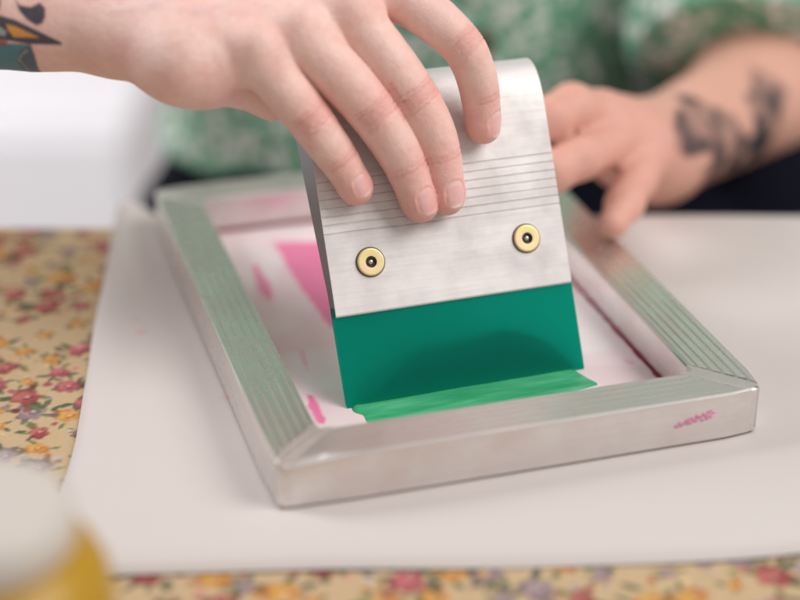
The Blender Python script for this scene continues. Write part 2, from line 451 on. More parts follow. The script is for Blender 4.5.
def corner_block(mx, my):
    pts = [(0, K), (0.0, CH), (0.0003, 0.0013), (0.0013, 0.0003), (CH, 0.0), (K, 0), (RW + K, RW), (RW + .0012, RW + .0), (RW, RW + .0012), (RW, RW + K)]
    n = len(pts); HT = FHT - .00015
    ins = 0.0009
    def inset(p):
        x, y = p
        return (x + ins if x < 0.004 else x, y + ins if y < 0.004 else y)
    top = [inset(p) for p in pts]
    V = [(x, y, 0) for x, y in pts] + [(x, y, HT - .0012) for x, y in pts] + [((x + a) / 2 * .6 + x * .4, (y + b) / 2 * .6 + y * .4, HT - .0004) for (x, y), (a, b) in zip(pts, top)] + [(x, y, HT) for x, y in top]
    F = []
    for L in range(3):
        for k in range(n):
            a, b = L * n + k, L * n + (k + 1) % n
            F.append((a, b, b + n, a + n))
    F += [tuple(range(n - 1, -1, -1)), tuple(range(3 * n, 4 * n))]
    W = [(x if not mx else FWD - x, y if not my else FDP - y, z) for x, y, z in V]
    W = [deform(*p_) for p_ in W]
    me = py_mesh('corner', W, F)
    bm = bmesh.new(); bm.from_mesh(me); bmesh.ops.recalc_face_normals(bm, faces=bm.faces); bm.to_mesh(me); bm.free()
    o = link('corner', me, M['alu_corner'], frame)
    bevel(o, 0.0004, 2, 35)
for mx in (0, 1):
    for my in (0, 1): corner_block(mx, my)
# silk stretched under the rails
st = 0.0008
xs = np.arange(0.0004, FWD - .0003, st); ys = np.arange(0.0004, FDP - .0003, st)
X, Y = np.meshgrid(xs, ys); X, Y = X.ravel(), Y.ravel()
Z = np.full_like(X, 0.0010)
Z = np.where((X > RW) & (X < FWD - RW) & (Y > RW) & (Y < FDP - RW), 0.0011, -0.0003)
sil = np.tile(np.array([0.84, 0.755, 0.755]), (len(X), 1))
N2 = vnoise(np.stack([X, Y], 1), 60, 2); N3 = vnoise(np.stack([X, Y], 1), 260, 4)
def paint(mask, col):
    global sil
    m = np.clip(mask, 0, 1)[:, None]; sil = sil * (1 - m) + np.asarray(col) * m
def poly(pxs, z=0.001, soft=0.0012):
    """signed distance mask of a stain outlined on the silk"""
    Q = np.array([atz(a, b, z)[:2] for a, b in pxs]); P = np.stack([X, Y], 1)
    d = np.full(len(P), 1e9); ins = np.zeros(len(P), bool)
    for k in range(len(Q)):
        a, b = Q[k], Q[(k + 1) % len(Q)]; ab = b - a
        t_ = np.clip(((P - a) @ ab) / (ab @ ab), 0, 1); d = np.minimum(d, np.linalg.norm(P - a - t_[:, None] * ab, axis=1))
        c = (a[1] > P[:, 1]) != (b[1] > P[:, 1])
        xx = (b[0] - a[0]) * (P[:, 1] - a[1]) / (b[1] - a[1] + 1e-12) + a[0]
        ins ^= c & (P[:, 0] < xx)
    sd = np.where(ins, -d, d) + (N3 - .5) * .0012
    return 1 - smoothstep(-soft, soft, sd)
paint((1 - smoothstep(.002, .02, X - RW)) * .25 * N2 * 2, (0.80, 0.55, 0.60))
paint(smoothstep(.35, .75, N2) * .42, (0.80, 0.55, 0.60))
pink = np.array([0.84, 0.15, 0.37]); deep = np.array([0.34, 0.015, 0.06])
paint(poly([(272, 243), (322, 243), (345, 250), (400, 330), (331, 330), (300, 288)]) * .85, pink)
paint(poly([(252, 268), (258, 266), (270, 285), (273, 300), (268, 302), (258, 290)]) * .75, pink)
paint(poly([(307, 396), (313, 397), (326, 420), (325, 427), (319, 425), (309, 408)], soft=.0008) * .9, pink)
paint(poly([(300, 352), (303, 352), (309, 372), (306, 372)], soft=.0008) * .35, pink)
paint(poly([(626, 360), (634, 363), (632, 366), (625, 363)], soft=.0008) * .4, pink)
ex_ = np.minimum.reduce([X - RW, FWD - RW - X, FDP - RW - Y])
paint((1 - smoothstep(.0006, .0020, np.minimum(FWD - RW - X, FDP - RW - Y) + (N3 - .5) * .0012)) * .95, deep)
paint((1 - smoothstep(.0008, .002, X - RW + (N3 - .3) * .003)) * .7, pink)
paint((np.minimum(np.minimum(X, Y), FWD - X) < .003) * .85, np.array([0.42, 0.16, 0.20]))
XY = np.array([deform(x_, y_, 0)[:2] for x_, y_ in zip(X, Y)]); X, Y = XY[:, 0], XY[:, 1]
nx, ny = len(xs), len(ys); idp = np.arange(nx * ny).reshape(ny, nx)
Fp = np.stack([idp[:-1, :-1], idp[:-1, 1:], idp[1:, 1:], idp[1:, :-1]], -1).reshape(-1, 4)
me = np_mesh('silk_mesh', np.stack([X, Y, Z], 1), Fp); set_col(me, sil)
link('silk_mesh', me, M['silk'], frame, smooth=True)
tag(frame, 'used aluminium screen printing frame with grooved rails and pink stained silk', 'printing frame')
# dried ink traces on the metal
t = NT('dried_pink_ink'); t.set(Base_Color=(0.78, 0.36, 0.52), Roughness=0.5); M['pinkink'] = t.m
t = NT('crimson_ink'); t.set(Base_Color=(0.20, 0.008, 0.03), Roughness=0.35); M['crimson'] = t.m
def scrib(name, pts3, rad, mat, parent):
    bm = bmesh.new()
    for (p, q, r0, r1) in pts3:
        p, q = Vector(p), Vector(q); d = (q - p); L = d.length
        bmesh.ops.create_cone(bm, cap_ends=True, segments=8, radius1=r0, radius2=r1, depth=L, matrix=Matrix.Translation((p + q) / 2) @ d.to_track_quat('Z', 'Y').to_matrix().to_4x4())
    me = bpy.data.meshes.new(name); bm.to_mesh(me); bm.free()
    return link(name, me, mat, parent, True)
sx = []
for k in range(34):
    f_ = k / 33; a = 0.1500 + .0150 * f_ + random.uniform(-.0008, .0008)
    zz = 0.0082 + .0030 * f_ + random.uniform(-.0017, .0017) * (0.4 + f_ * .6)
    sx.append(((a, .0005, zz), (a + random.uniform(.002, .0035), .0005, zz + random.uniform(-.0002, .0009)), random.uniform(.0007, .0010), .0006))
scrib('ink_trace', sx, 0, M['pinkink'], frame)
iw = FWD - RW
scrib('ink_bead', [((iw - .0001, RW + .002, .0012), (iw - .0001, FDP - RW, .0012), .0006, .0009), ((RW + .004, FDP - RW - .0001, .0014), (iw, FDP - RW - .0001, .0014), .0013, .0010)], 0, M['crimson'], frame)

# ------------------------------------------------------------------ squeegee
BL = atz(347.5, 409, 0.0022)
ya = R(1.75); th = R(62)
E1 = np.array([math.cos(ya), math.sin(ya), 0]); nh = np.array([-E1[1], E1[0], 0])
E3 = nh * math.cos(th) + np.array([0, 0, 1]) * math.sin(th); EN = np.cross(E1, E3)      # EN points at the camera
sq = empty('squeegee')
sq.matrix_world = Matrix(((E1[0], -EN[0], E3[0], BL[0]), (E1[1], -EN[1], E3[1], BL[1]), (E1[2], -EN[2], E3[2], BL[2]), (0, 0, 0, 1)))
def extrude_x(name, prof, x0, x1, mat, parent):
    n = len(prof)
    V = [(x0, y, z) for y, z in prof] + [(x1, y, z) for y, z in prof]
    F = [(k, (k + 1) % n, n + (k + 1) % n, n + k) for k in range(n)] + [tuple(range(n)), tuple(range(2 * n - 1, n - 1, -1))]
    me = py_mesh(name, V, F); bm = bmesh.new(); bm.from_mesh(me); bmesh.ops.recalc_face_normals(bm, faces=bm.faces); bm.to_mesh(me); bm.free()
    return link(name, me, mat, parent)
mm = 0.001 * S
front = [(-6.0, 41.0), (-0.4, 41.0), (1.2, 41.3), (1.5, 42.0)]
for k in range(7):
    c = 78.6 + 4.0 * k
    front += [(1.5, c - .42), (1.0, c - .16), (1.0, c + .16), (1.5, c + .42)]
front += [(1.5, 116), (1.45, 124)]
# curved grip
cur = [(1.45, 124), (1.1, 131), (0.2, 137), (-1.2, 142), (-3.2, 146.5), (-6.0, 150.2), (-9.6, 152.8), (-13.6, 154), (-17.5, 153.4), (-20.8, 151), (-23, 147), (-24, 142), (-24.2, 136)]
cc = np.array(cur, float); cc[:, 1] = np.where(cc[:, 1] > 131, 131 + (cc[:, 1] - 131) * .84, cc[:, 1]); tt = np.linspace(0, len(cur) - 1, 60)
def crom(P, t_):
    out = []
    for x in t_:
        i = min(int(x), len(P) - 2); f = x - i
        p0, p1, p2, p3 = P[max(i - 1, 0)], P[i], P[i + 1], P[min(i + 2, len(P) - 1)]
        out.append(0.5 * ((2 * p1) + (-p0 + p2) * f + (2 * p0 - 5 * p1 + 4 * p2 - p3) * f * f + (-p0 + 3 * p1 - 3 * p2 + p3) * f ** 3))
    return out
front += [tuple(v) for v in crom(cc, tt)[1:]]
backp = [(-23.2, 126), (-16.5, 92), (-10.0, 62), (-7.8, 52), (-7.2, 41.6)]
prof = [(-o * mm, u * mm) for o, u in front + backp]
h = extrude_x('handle', prof, 0.7 * mm, 115.8 * mm, M['alu_handle'], sq)
t = NT('shaded_cut_end'); t.set(Metallic=1.0, Roughness=0.4, Base_Color=(0.27, 0.27, 0.285)); h.data.materials.append(t.m)  # cut ends darker: shade on the end faces put into the metal colour
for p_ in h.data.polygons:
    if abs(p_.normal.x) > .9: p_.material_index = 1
bevel(h, 0.00025, 2, 50)
bl = [(0, 46), (-0.05, 10), (-0.2, 1.0), (-0.9, 0.1), (-3.0, 0.0), (-3.9, 0.8), (-4.6, 10), (-6.0, 41), (-6.0, 46)]
b = extrude_x('blade', [(-(o - 0.4) * mm, u * mm) for o, u in bl], 0.4 * mm, 116.6 * mm, M['blade'], sq)
bevel(b, 0.0004, 2, 40)
def screw(ex, uy, rot):
    rr_ = 6.5 * mm
    prof = [(2.55, 1.0), (2.65, 1.56), (3.1, 1.6), (5.7, 1.58), (6.1, 1.45), (6.3, 1.1), (6.35, .35), (6.35, -.1)]
    bm = bmesh.new(); n = 48; rings = []
    for (r_, z_) in prof:
        rings.append([bm.verts.new((r_ * mm * math.cos(6.28319 * k / n), -z_ * mm, r_ * mm * math.sin(6.28319 * k / n))) for k in range(n)])
    for a_, b_ in zip(rings[:-1], rings[1:]):
        for k in range(n): bm.faces.new((a_[k], a_[(k + 1) % n], b_[(k + 1) % n], b_[k]))
    bmesh.ops.recalc_face_normals(bm, faces=bm.faces)
    me = bpy.data.meshes.new('screw'); bm.to_mesh(me); bm.free()
    o = link('screw', me, M['zinc'], sq, True); me.set_sharp_from_angle(angle=R(9)); o.location = (ex * mm, -1.5 * mm, uy * mm); o.rotation_euler = (0, rot, 0)
    # hex socket: a recessed cup
    bm = bmesh.new(); n = 6
    ra = [bm.verts.new((2.75 * mm * math.cos(6.28319 * k / n), -1.585 * mm, 2.75 * mm * math.sin(6.28319 * k / n))) for k in range(n)]
    rb = [bm.verts.new((2.4 * mm * math.cos(6.28319 * k / n), -1.3 * mm, 2.4 * mm * math.sin(6.28319 * k / n))) for k in range(n)]
    rc = [bm.verts.new((2.2 * mm * math.cos(6.28319 * k / n), .3 * mm, 2.2 * mm * math.sin(6.28319 * k / n))) for k in range(n)]
    for a_, b_ in ((ra, rb), (rb, rc)):
        for k in range(n): bm.faces.new((a_[k], a_[(k + 1) % n], b_[(k + 1) % n], b_[k]))
    bm.faces.new(rc); bmesh.ops.recalc_face_normals(bm, faces=bm.faces)
    me = bpy.data.meshes.new('socket'); bm.to_mesh(me); bm.free()
    link('socket', me, M['socket'], o)
    bm = bmesh.new(); bmesh.ops.create_uvsphere(bm, u_segments=16, v_segments=8, radius=1.75 * mm, matrix=Matrix.Translation((0, .35 * mm, 0)))
    me = bpy.data.meshes.new('socket_pin'); bm.to_mesh(me); bm.free(); link('socket_pin', me, M['pin'], o, True)
    # dark disc under the head: shade around its rim made as a part
    bm = bmesh.new(); bmesh.ops.create_cone(bm, cap_ends=True, segments=40, radius1=6.95 * mm, radius2=6.95 * mm, depth=.35 * mm, matrix=Matrix.Rotation(R(90), 4, 'X'))
    me = bpy.data.meshes.new('rim_shade'); bm.to_mesh(me); bm.free()
    link('rim_shade', me, M['socket'], o)
screw(20.4, 63.9, 0.3); screw(96.5, 64.6, 0.75)
tag(sq, 'squeegee with grooved aluminium handle and green rubber blade pressed on the silk', 'squeegee')

# ------------------------------------------------------------------ ink under the blade
out = [(352, 412), (364, 416), (372, 428), (420, 424), (480, 416), (560, 398), (606, 384), (592, 377.5), (583, 374), (540, 380), (450, 395), (400, 404), (360, 409)]
Q = [atz(a, b, 0.0022) for a, b in out[:8]] + [BL + E1 * x + nh * .012 for x in (.0985, .08, .05, .02, .002)]
f0 = [Q[0], Q[1], Q[2], Q[3], Q[4], Q[5], Q[6]]; f1_ = [BL + E1 * .0995 + nh * .001]
nu_, nv_ = 90, 16
fr = np.array([q[:2] for q in f0]); fl = np.concatenate([[0], np.cumsum(np.linalg.norm(np.diff(fr, axis=0), axis=1))]); fl /= fl[-1]
V = []
for i in range(nu_):
    t_ = i / (nu_ - 1)
    a = np.array([np.interp(t_, fl, fr[:, 0]), np.interp(t_, fl, fr[:, 1])])
    bq = (BL + E1 * (.0022 + .0905 * t_) + nh * .009)[:2]
    a = a + (vnoise(np.array([[t_ * 23, 2.5]]), 1.0, 9)[0] - .5) * .0016
    for j in range(nv_):
        w_ = j / (nv_ - 1); P_ = a * (1 - w_) + bq * w_
        d_ = abs((P_ - BL[:2]) @ -nh[:2])
        edge = min(1, 7 * w_) * min(1, t_ * 40 + .02) * min(1, (1 - t_) * 40 + .02)
        st_ = vnoise(np.array([[t_ * 6, w_ * 9]]), 1.0, 12)[0] * .5 + vnoise(np.array([[t_ * 14, w_ * 26]]), 1.0, 14)[0] * .3
        V.append((P_[0], P_[1], .0013 + edge * (.0006 + .0006 * st_ + .0007 * math.exp(-(d_ / .0022) ** 2))))
F = [(i * nv_ + j, (i + 1) * nv_ + j, (i + 1) * nv_ + j + 1, i * nv_ + j + 1) for i in range(nu_ - 1) for j in range(nv_ - 1)]
ik = link('ink_smear', py_mesh('ink_smear', V, F), M['ink'], None, True)
bm = bmesh.new(); bm.from_mesh(ik.data); bmesh.ops.recalc_face_normals(bm, faces=bm.faces); bm.to_mesh(ik.data); bm.free()
tag(ik, 'wet bright green ink smear along the foot of the squeegee blade', 'ink')
# bank of ink pushed up behind the blade
bm = bmesh.new(); rows = []
for k in range(60):
    f = k / 59; hgt = (0.0115 + .0060 * f + .0008 * math.sin(7 * f + 1)) * min(1, (4.6 * f * (1 - f)) ** .9 + .03); c = BL + E1 * (0.007 + f * .088)
    row = []
    for j in range(9):
        a = math.pi * j / 8
        p = c + nh * (0.0046 + .007 + .0085 * -math.cos(a) + hgt * .25) + np.array([0, 0, 1]) * (hgt * math.sin(a) - .0002)
        row.append(bm.verts.new(p))
    rows.append(row)
for a_, b_ in zip(rows[:-1], rows[1:]):
    for j in range(8): bm.faces.new((a_[j], a_[j + 1], b_[j + 1], b_[j]))
bm.faces.new(rows[0]); bm.faces.new(rows[-1][::-1])
bmesh.ops.recalc_face_normals(bm, faces=bm.faces)
me = bpy.data.meshes.new('ink_bank'); bm.to_mesh(me); bm.free()
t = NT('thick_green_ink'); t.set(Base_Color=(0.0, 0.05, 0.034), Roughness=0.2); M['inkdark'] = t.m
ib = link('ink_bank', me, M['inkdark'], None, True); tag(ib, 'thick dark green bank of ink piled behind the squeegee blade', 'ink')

# ------------------------------------------------------------------ paint bottle in the foreground
def lathe(name, prof, mat, parent, n=64):
    bm = bmesh.new(); rings = [[bm.verts.new((r_ * math.cos(6.2831853 * k / n), r_ * math.sin(6.2831853 * k / n), z_)) for k in range(n)] for r_, z_ in prof]
    for a_, b_ in zip(rings[:-1], rings[1:]):
        for k in range(n): bm.faces.new((a_[k], a_[(k + 1) % n], b_[(k + 1) % n], b_[k]))
    bm.faces.new(rings[0][::-1]); bm.faces.new(rings[-1])
    me = bpy.data.meshes.new(name); bm.to_mesh(me); bm.free(); return link(name, me, mat, parent, True)
ct = at(-28, 508, 0.45); zt = ct[2] - TZ
bt = empty('paint_bottle', (ct[0], ct[1], TZ + .0005))
lathe('bottle_body', [(.030, 0), (.034, .002), (.035, .005), (.035, zt - .030), (.0345, zt - .024), (.031, zt - .017), (.026, zt - .013), (.020, zt - .0115)], M['yellow'], bt)
lathe('cap', [(.018, zt - .0114), (.0262, zt - .0112), (.0266, zt - .010), (.0262, zt - .0022), (.0255, zt - .0006), (.024, zt), (.012, zt + .0002)], M['cap'], bt)
tag(bt, 'yellow plastic paint bottle with white cap, out of focus on the tablecloth', 'bottle')

# ------------------------------------------------------------------ implicit surfaces
def cone_d(P, a, b, ra, rb):
    ab = b - a; L2 = float(ab @ ab) + 1e-12
    t_ = np.clip(((P - a) @ ab) / L2, 0, 1)
    q = P - a - t_[:, None] * ab
    return np.sqrt((q * q).sum(1)) - (ra + (rb - ra) * t_)
def smin(a, b, k):
    hh = np.clip(k - np.abs(a - b), 0, None) / k
    return np.minimum(a, b) - hh * hh * k * 0.25
def chain_d(P, J, k):
    d = None
    for (a, ra), (b, rb) in zip(J[:-1], J[1:]):
        x = cone_d(P, a, b, ra, rb); d = x if d is None else smin(d, x, k)
    return d

def polygonize(sdf, lo, hi, h):
    """sparse surface nets"""
    lo = np.asarray(lo, float); n = 8; B = h * n
    dims = np.ceil((np.asarray(hi) - lo) / B).astype(int)
    g = np.stack(np.meshgrid(*[np.arange(d) for d in dims], indexing='ij'), -1).reshape(-1, 3)
    keep = []
    for c in np.array_split(g, max(1, len(g) // 200000)):
        d = sdf((lo + (c + .5) * B)); keep.append(c[np.abs(d) < B * 0.90 + 0.002])
    blocks = np.concatenate(keep)
    loc = np.stack(np.meshgrid(*[np.arange(n + 1)] * 3, indexing='ij'), -1).reshape(-1, 3)
    vid, vpos, quads = [], [], []
    big = (dims * n + 2).astype(np.int64)
    gid = lambda c: (c[..., 0] * big[1] + c[..., 1]) * big[2] + c[..., 2]
    cells_all, edges = [], []
    for bs in np.array_split(blocks, max(1, len(blocks) // 400)):
        ic = (bs[:, None, :] * n + loc[None]).reshape(-1, 3)
        d = sdf(lo + ic * h).reshape(-1, n + 1, n + 1, n + 1)
        sg = d < 0
        s8 = [sg[:, i:i + n, j:j + n, k:k + n] for i in (0, 1) for j in (0, 1) for k in (0, 1)]
        cnt = sum(x.astype(np.int8) for x in s8)
        act = (cnt > 0) & (cnt < 8)
        bi, x, y, z = np.nonzero(act)
        acc = np.zeros((len(bi), 3)); num = np.zeros(len(bi))
        cor = [(i, j, k) for i in (0, 1) for j in (0, 1) for k in (0, 1)]
        val = {c: d[bi, x + c[0], y + c[1], z + c[2]] for c in cor}
        for c in cor:
            for ax in range(3):
                if c[ax]: continue
                e2 = list(c); e2[ax] = 1; va_, vb_ = val[c], val[tuple(e2)]
                cr = (va_ < 0) != (vb_ < 0)
                tt_ = np.where(cr, va_ / (va_ - vb_ + 1e-20), 0)
                p = np.tile(np.array(c, float), (len(bi), 1)); p[:, ax] += tt_
                acc[cr] += p[cr]; num[cr] += 1
        cell = bs[bi] * n + np.stack([x, y, z], 1)
        vid.append(gid(cell)); vpos.append(lo + (cell + acc / num[:, None]) * h)
        for ax in range(3):
            e2 = [0, 0, 0]; e2[ax] = 1
            va_, vb_ = val[(0, 0, 0)], val[tuple(e2)]
            cr = (va_ < 0) != (vb_ < 0)
            edges.append((ax, cell[cr], va_[cr] < 0))
    vid = np.concatenate(vid); vpos = np.concatenate(vpos)
    order = np.argsort(vid); vid, vpos = vid[order], vpos[order]
    for ax, c, neg in edges:
        o1, o2 = [(np.array([0, 1, 0]), np.array([0, 0, 1])), (np.array([0, 0, 1]), np.array([1, 0, 0])), (np.array([1, 0, 0]), np.array([0, 1, 0]))][ax]
        q = np.stack([gid(c), gid(c - o1), gid(c - o1 - o2), gid(c - o2)], 1)
        ix = np.searchsorted(vid, q); ix = np.clip(ix, 0, len(vid) - 1)
        ok = (vid[ix] == q).all(1); ix = ix[ok]; ng = neg[ok]
        ix = np.where(ng[:, None], ix, ix[:, ::-1])
        quads.append(ix)
    return vpos, np.concatenate(quads)

def grad(sdf, P, e=0.0003):
    g = np.stack([sdf(P + np.eye(3)[k] * e) - sdf(P - np.eye(3)[k] * e) for k in range(3)], 1) / (2 * e)
    return g / (np.linalg.norm(g, axis=1, keepdims=True) + 1e-9)

def project(sdf, P, it=2):
    for _ in range(it):
        d = sdf(P); P = P - grad(sdf, P) * d[:, None]
    return P

# ------------------------------------------------------------------ the person
PXM = FPX / 0.652                                             # pixels per metre near the hand
PLANE0 = BL + EN * 1.5 * mm
def hp(px, py, out_mm):
    """point over the squeegee's front plane, out_mm in front of it along the sight line"""
    d = FW + RT * (px - 400) / FPX - UP * (py - 300) / FPX
    dep = ((PLANE0 - CAM) @ EN) / (d @ EN)
    return CAM + d * (dep - out_mm * .001)
px_r = lambda r: r / PXM
FING = {  # joints: (px, py, out mm, radius px)
    'little': [(256, 54, 22, 25), (284, 88, 20, 22.5), (308, 117, 17, 21), (324, 139, 14, 19.4), (338, 158, 11, 18), (352, 181, 7.6, 16), (357, 190, 6.6, 14.5)],
    'ring': [(298, 33, 22, 27), (338, 73, 22, 25), (371, 110, 19, 23.6), (392, 140, 15, 21.8), (406, 166, 11.5, 19.6), (417, 196, 8, 17.2), (421, 206, 7.2, 15.5)],
    'middle': [(348, 13, 20, 27), (384, 56, 21, 25), (413, 96, 19, 23.4), (430, 127, 15, 21.6), (440, 156, 11.5, 19.4), (446, 188, 8, 16.8), (447, 199, 7.0, 15.2)],
    'index': [(388, -14, 14, 28), (428, 14, 22, 23), (461, 44, 25, 20), (474, 70, 20, 19), (480, 94, 14, 17.9), (483, 120, 8.5, 16), (484, 128, 7.2, 15.2)],
}
JO = {k: [(hp(a, b_, c), px_r(r_ * .955)) for a, b_, c, r_ in v] for k, v in FING.items()}
def densify(J, n=3):
    P = np.array([j[0] for j in J]); r_ = np.array([j[1] for j in J]); out = []
    for i in range(len(J) - 1):
        p0, p1, p2, p3 = P[max(i - 1, 0)], P[i], P[i + 1], P[min(i + 2, len(J) - 1)]
        for k in range(n):
            f = k / n; fs = f * f * (3 - 2 * f)
            out.append((0.5 * ((2 * p1) + (-p0 + p2) * f + (2 * p0 - 5 * p1 + 4 * p2 - p3) * f * f + (-p0 + 3 * p1 - 3 * p2 + p3) * f ** 3), r_[i] * (1 - fs) + r_[i + 1] * fs))
    return out + [J[-1]]
JD = {k: densify(v) for k, v in JO.items()}
THUMB = [(hp(225, -10, 0), px_r(36)), (hp(300, 20, -24), px_r(30)), (hp(360, 70, -42), px_r(25)), (hp(395, 115, -36), px_r(21)), (hp(408, 140, -32), px_r(18))]
WR = dict(hyp=(hp(206, 67, 9), px_r(37)), hyp2=(hp(180, 58, 12), px_r(36)),
          wl=(hp(112, 27, -4), px_r(36)), wu=(hp(112, -22, -12), px_r(38)),
          f1=(hp(40, 14, -16), px_r(47)), f1u=(hp(40, -30, -22), px_r(50)),
          f2=(hp(-60, -14, -26), px_r(60)), f2u=(hp(-60, -40, -34), px_r(62)),
          el=(at(-420, -40, 0.86), 0.037))
SH_R = at(120, -560, 1.06)
def rigid_hand(P):
    A = WR
    d = cone_d(P, A['wl'][0], A['hyp2'][0], A['wl'][1], A['hyp2'][1])
    d = smin(d, cone_d(P, A['hyp2'][0], A['hyp'][0], A['hyp2'][1], A['hyp'][1]), .016)
    d = smin(d, cone_d(P, A['wu'][0], A['wl'][0], A['wu'][1], A['wl'][1]), .012)
    d = smin(d, cone_d(P, A['wl'][0], A['f1'][0], A['wl'][1], A['f1'][1]), .012)
    d = smin(d, cone_d(P, A['wu'][0], A['f1u'][0], A['wu'][1], A['f1u'][1]), .012)
    d = smin(d, cone_d(P, A['f1'][0], A['f2'][0], A['f1'][1], A['f2'][1]), .015)
    d = smin(d, cone_d(P, A['f1u'][0], A['f2u'][0], A['f1u'][1], A['f2u'][1]), .015)
    d = smin(d, cone_d(P, A['f2'][0], A['el'][0], A['f2'][1], A['el'][1]), .03)
    d = smin(d, cone_d(P, A['f2u'][0], A['el'][0], A['f2u'][1], A['el'][1]), .03)
    # metacarpals
    for nme, w0, r1 in (('little', A['wl'], 25), ('ring', A['wl'], 28), ('middle', A['wu'], 30), ('index', A['wu'], 29)):
        a, ra = JO[nme][0]; d = smin(d, cone_d(P, w0[0], a, w0[1] * .85, px_r(r1)), .010)
    back = lambda nme, f: JO[nme][0][0] * (1 - f) + A['wl' if nme in ('little', 'ring') else 'wu'][0] * f
    for n1, n2, r1, r2 in (('little', 'ring', 19, 20), ('ring', 'middle', 20, 21), ('middle', 'index', 21, 21)):
        d = smin(d, cone_d(P, back(n1, .30), back(n2, .30), px_r(r1), px_r(r2)), .005)
        d = smin(d, cone_d(P, back(n1, .55), back(n2, .55), px_r(r1), px_r(r2)), .006)
    d = smin(d, cone_d(P, hp(208, 68, 4), hp(272, 100, -2), px_r(33), px_r(17)), .006)
    d = smin(d, cone_d(P, hp(272, 100, -2), hp(360, 60, -4), px_r(17), px_r(22)), .006)
    d = smin(d, chain_d(P, THUMB, .006), .012)
    # knuckle heads and extensor tendons
    for nme, q in (('little', (252, 40)), ('ring', (297, 18)), ('middle', (347, -2))):
        a = JO[nme][0][0]; o_ = -FW * .75 + UP * .48
        d = smin(d, np.linalg.norm(P - (a + o_ / np.linalg.norm(o_) * px_r(17.5)), axis=1) - px_r(15), .007)
        w0 = A['wl'][0] if nme != 'middle' else A['wu'][0]
        m_ = a * .55 + w0 * .45
        d = smin(d, cone_d(P, a + o_ * px_r(17), m_ + o_ * px_r(31), px_r(8), px_r(4)), .006)
    return d
def fine_sdf(P):
    hnd = rigid_hand(P); d = None
    for nme in FING:
        f = smin(hnd, chain_d(P, JD[nme], .0030), .0042)
        d = f if d is None else np.minimum(d, f)
    return d

# left arm (on the right of the picture), torso and upper arms: coarser
LW, LE = at(655, 152, 0.835), at(755, 100, 0.94)
LS = at(715, -430, 1.08)
def coarse_sdf(P):
    # left arm and hand
    hnd = cone_d(P, LW, LE, .0245, .032)
    hnd = smin(hnd, cone_d(P, at(630, 150, .80), LW, .020, .021), .015)
    hnd = smin(hnd, cone_d(P, at(600, 124, .785), LW, .016, .020), .012)
    f = [
        [(at(600, 122, .785), .0135), (at(572, 108, .765), .0102), (at(550, 119, .755), .0094), (at(528, 138, .752), .0085)],
        [(at(612, 142, .778), .0115), (at(580, 158, .752), .0090), (at(552, 172, .745), .0086), (at(534, 186, .745), .0078)],
        [(at(642, 152, .80), .0145), (at(636, 178, .778), .0092), (at(625, 203, .76), .0078), (at(613, 224, .748), .0066)],
    ]
    d = None
    for c in f:
        x = smin(hnd, chain_d(P, c, .006), .004); d = x if d is None else np.minimum(d, x)
    d = smin(d, cone_d(P, LE, at(748, 0, .985), .034, .040), .015)
    d = smin(d, cone_d(P, at(748, 0, .985), LS, .040, .05), .02)
    # torso, hips and legs under the clothes
    d = smin(d, torso(P), .03)
    d = smin(d, cone_d(P, SH_R, WR['el'][0], .05, .037), .03)
    d = smin(d, cone_d(P, WR['el'][0], WR['f2'][0] * .5 + WR['f2u'][0] * .5, .037, .028), .02)
    return d
TC = at(418, 60, 1.06)
tx, ty = RT, FH
def torso(P, g=0.0):
    q = P - TC; x, y, z_ = q @ tx, q @ ty, q[:, 2]
    zz = np.clip(z_, -.30, .42)
    wx = 0.147 + .03 * smoothstep(-.02, -.16, z_) + .035 * smoothstep(.05, .3, z_) - .06 * smoothstep(.34, .46, z_)
    wy = 0.078 + .02 * smoothstep(.0, .25, z_)
    wx = wx + g; wy = wy + g
    r = np.sqrt((x / wx) ** 2 + (y / wy) ** 2 + ((z_ - zz) / .06) ** 2)
    return (r - 1) * np.minimum(wx, wy) * .8

skin_base = np.array([0.85, 0.59, 0.525])
red = np.array([0.79, 0.35, 0.315])
pale = np.array([0.88, 0.69, 0.62])

# --- fine part
lo = hp(0, 0, 0); allp = np.array([j[0] for v in JO.values() for j in v] + [j[0] for j in THUMB] + [WR[k][0] for k in ('hyp', 'wl', 'wu', 'f1', 'f1u', 'f2', 'f2u')])
lo, hi = allp.min(0) - .03, allp.max(0) + .03
V1, Q1 = polygonize(fine_sdf, lo, hi, 0.00065)
V1 = project(fine_sdf, V1, 2)
nrm1 = grad(fine_sdf, V1)
col1 = np.tile(skin_base, (len(V1), 1))
dsp = np.zeros(len(V1)); nailm = np.zeros(len(V1))
def addc(mask, c):
    global col1
    m = np.clip(mask, 0, 1)[:, None]; col1 = col1 * (1 - m) + np.asarray(c) * m
blot = vnoise(V1, 110, 1); blot2 = vnoise(V1, 320, 6)
addc(smoothstep(.45, .9, blot) * .30, red * .6 + skin_base * .4)
addc(smoothstep(.5, .95, 1 - blot) * .25, pale)
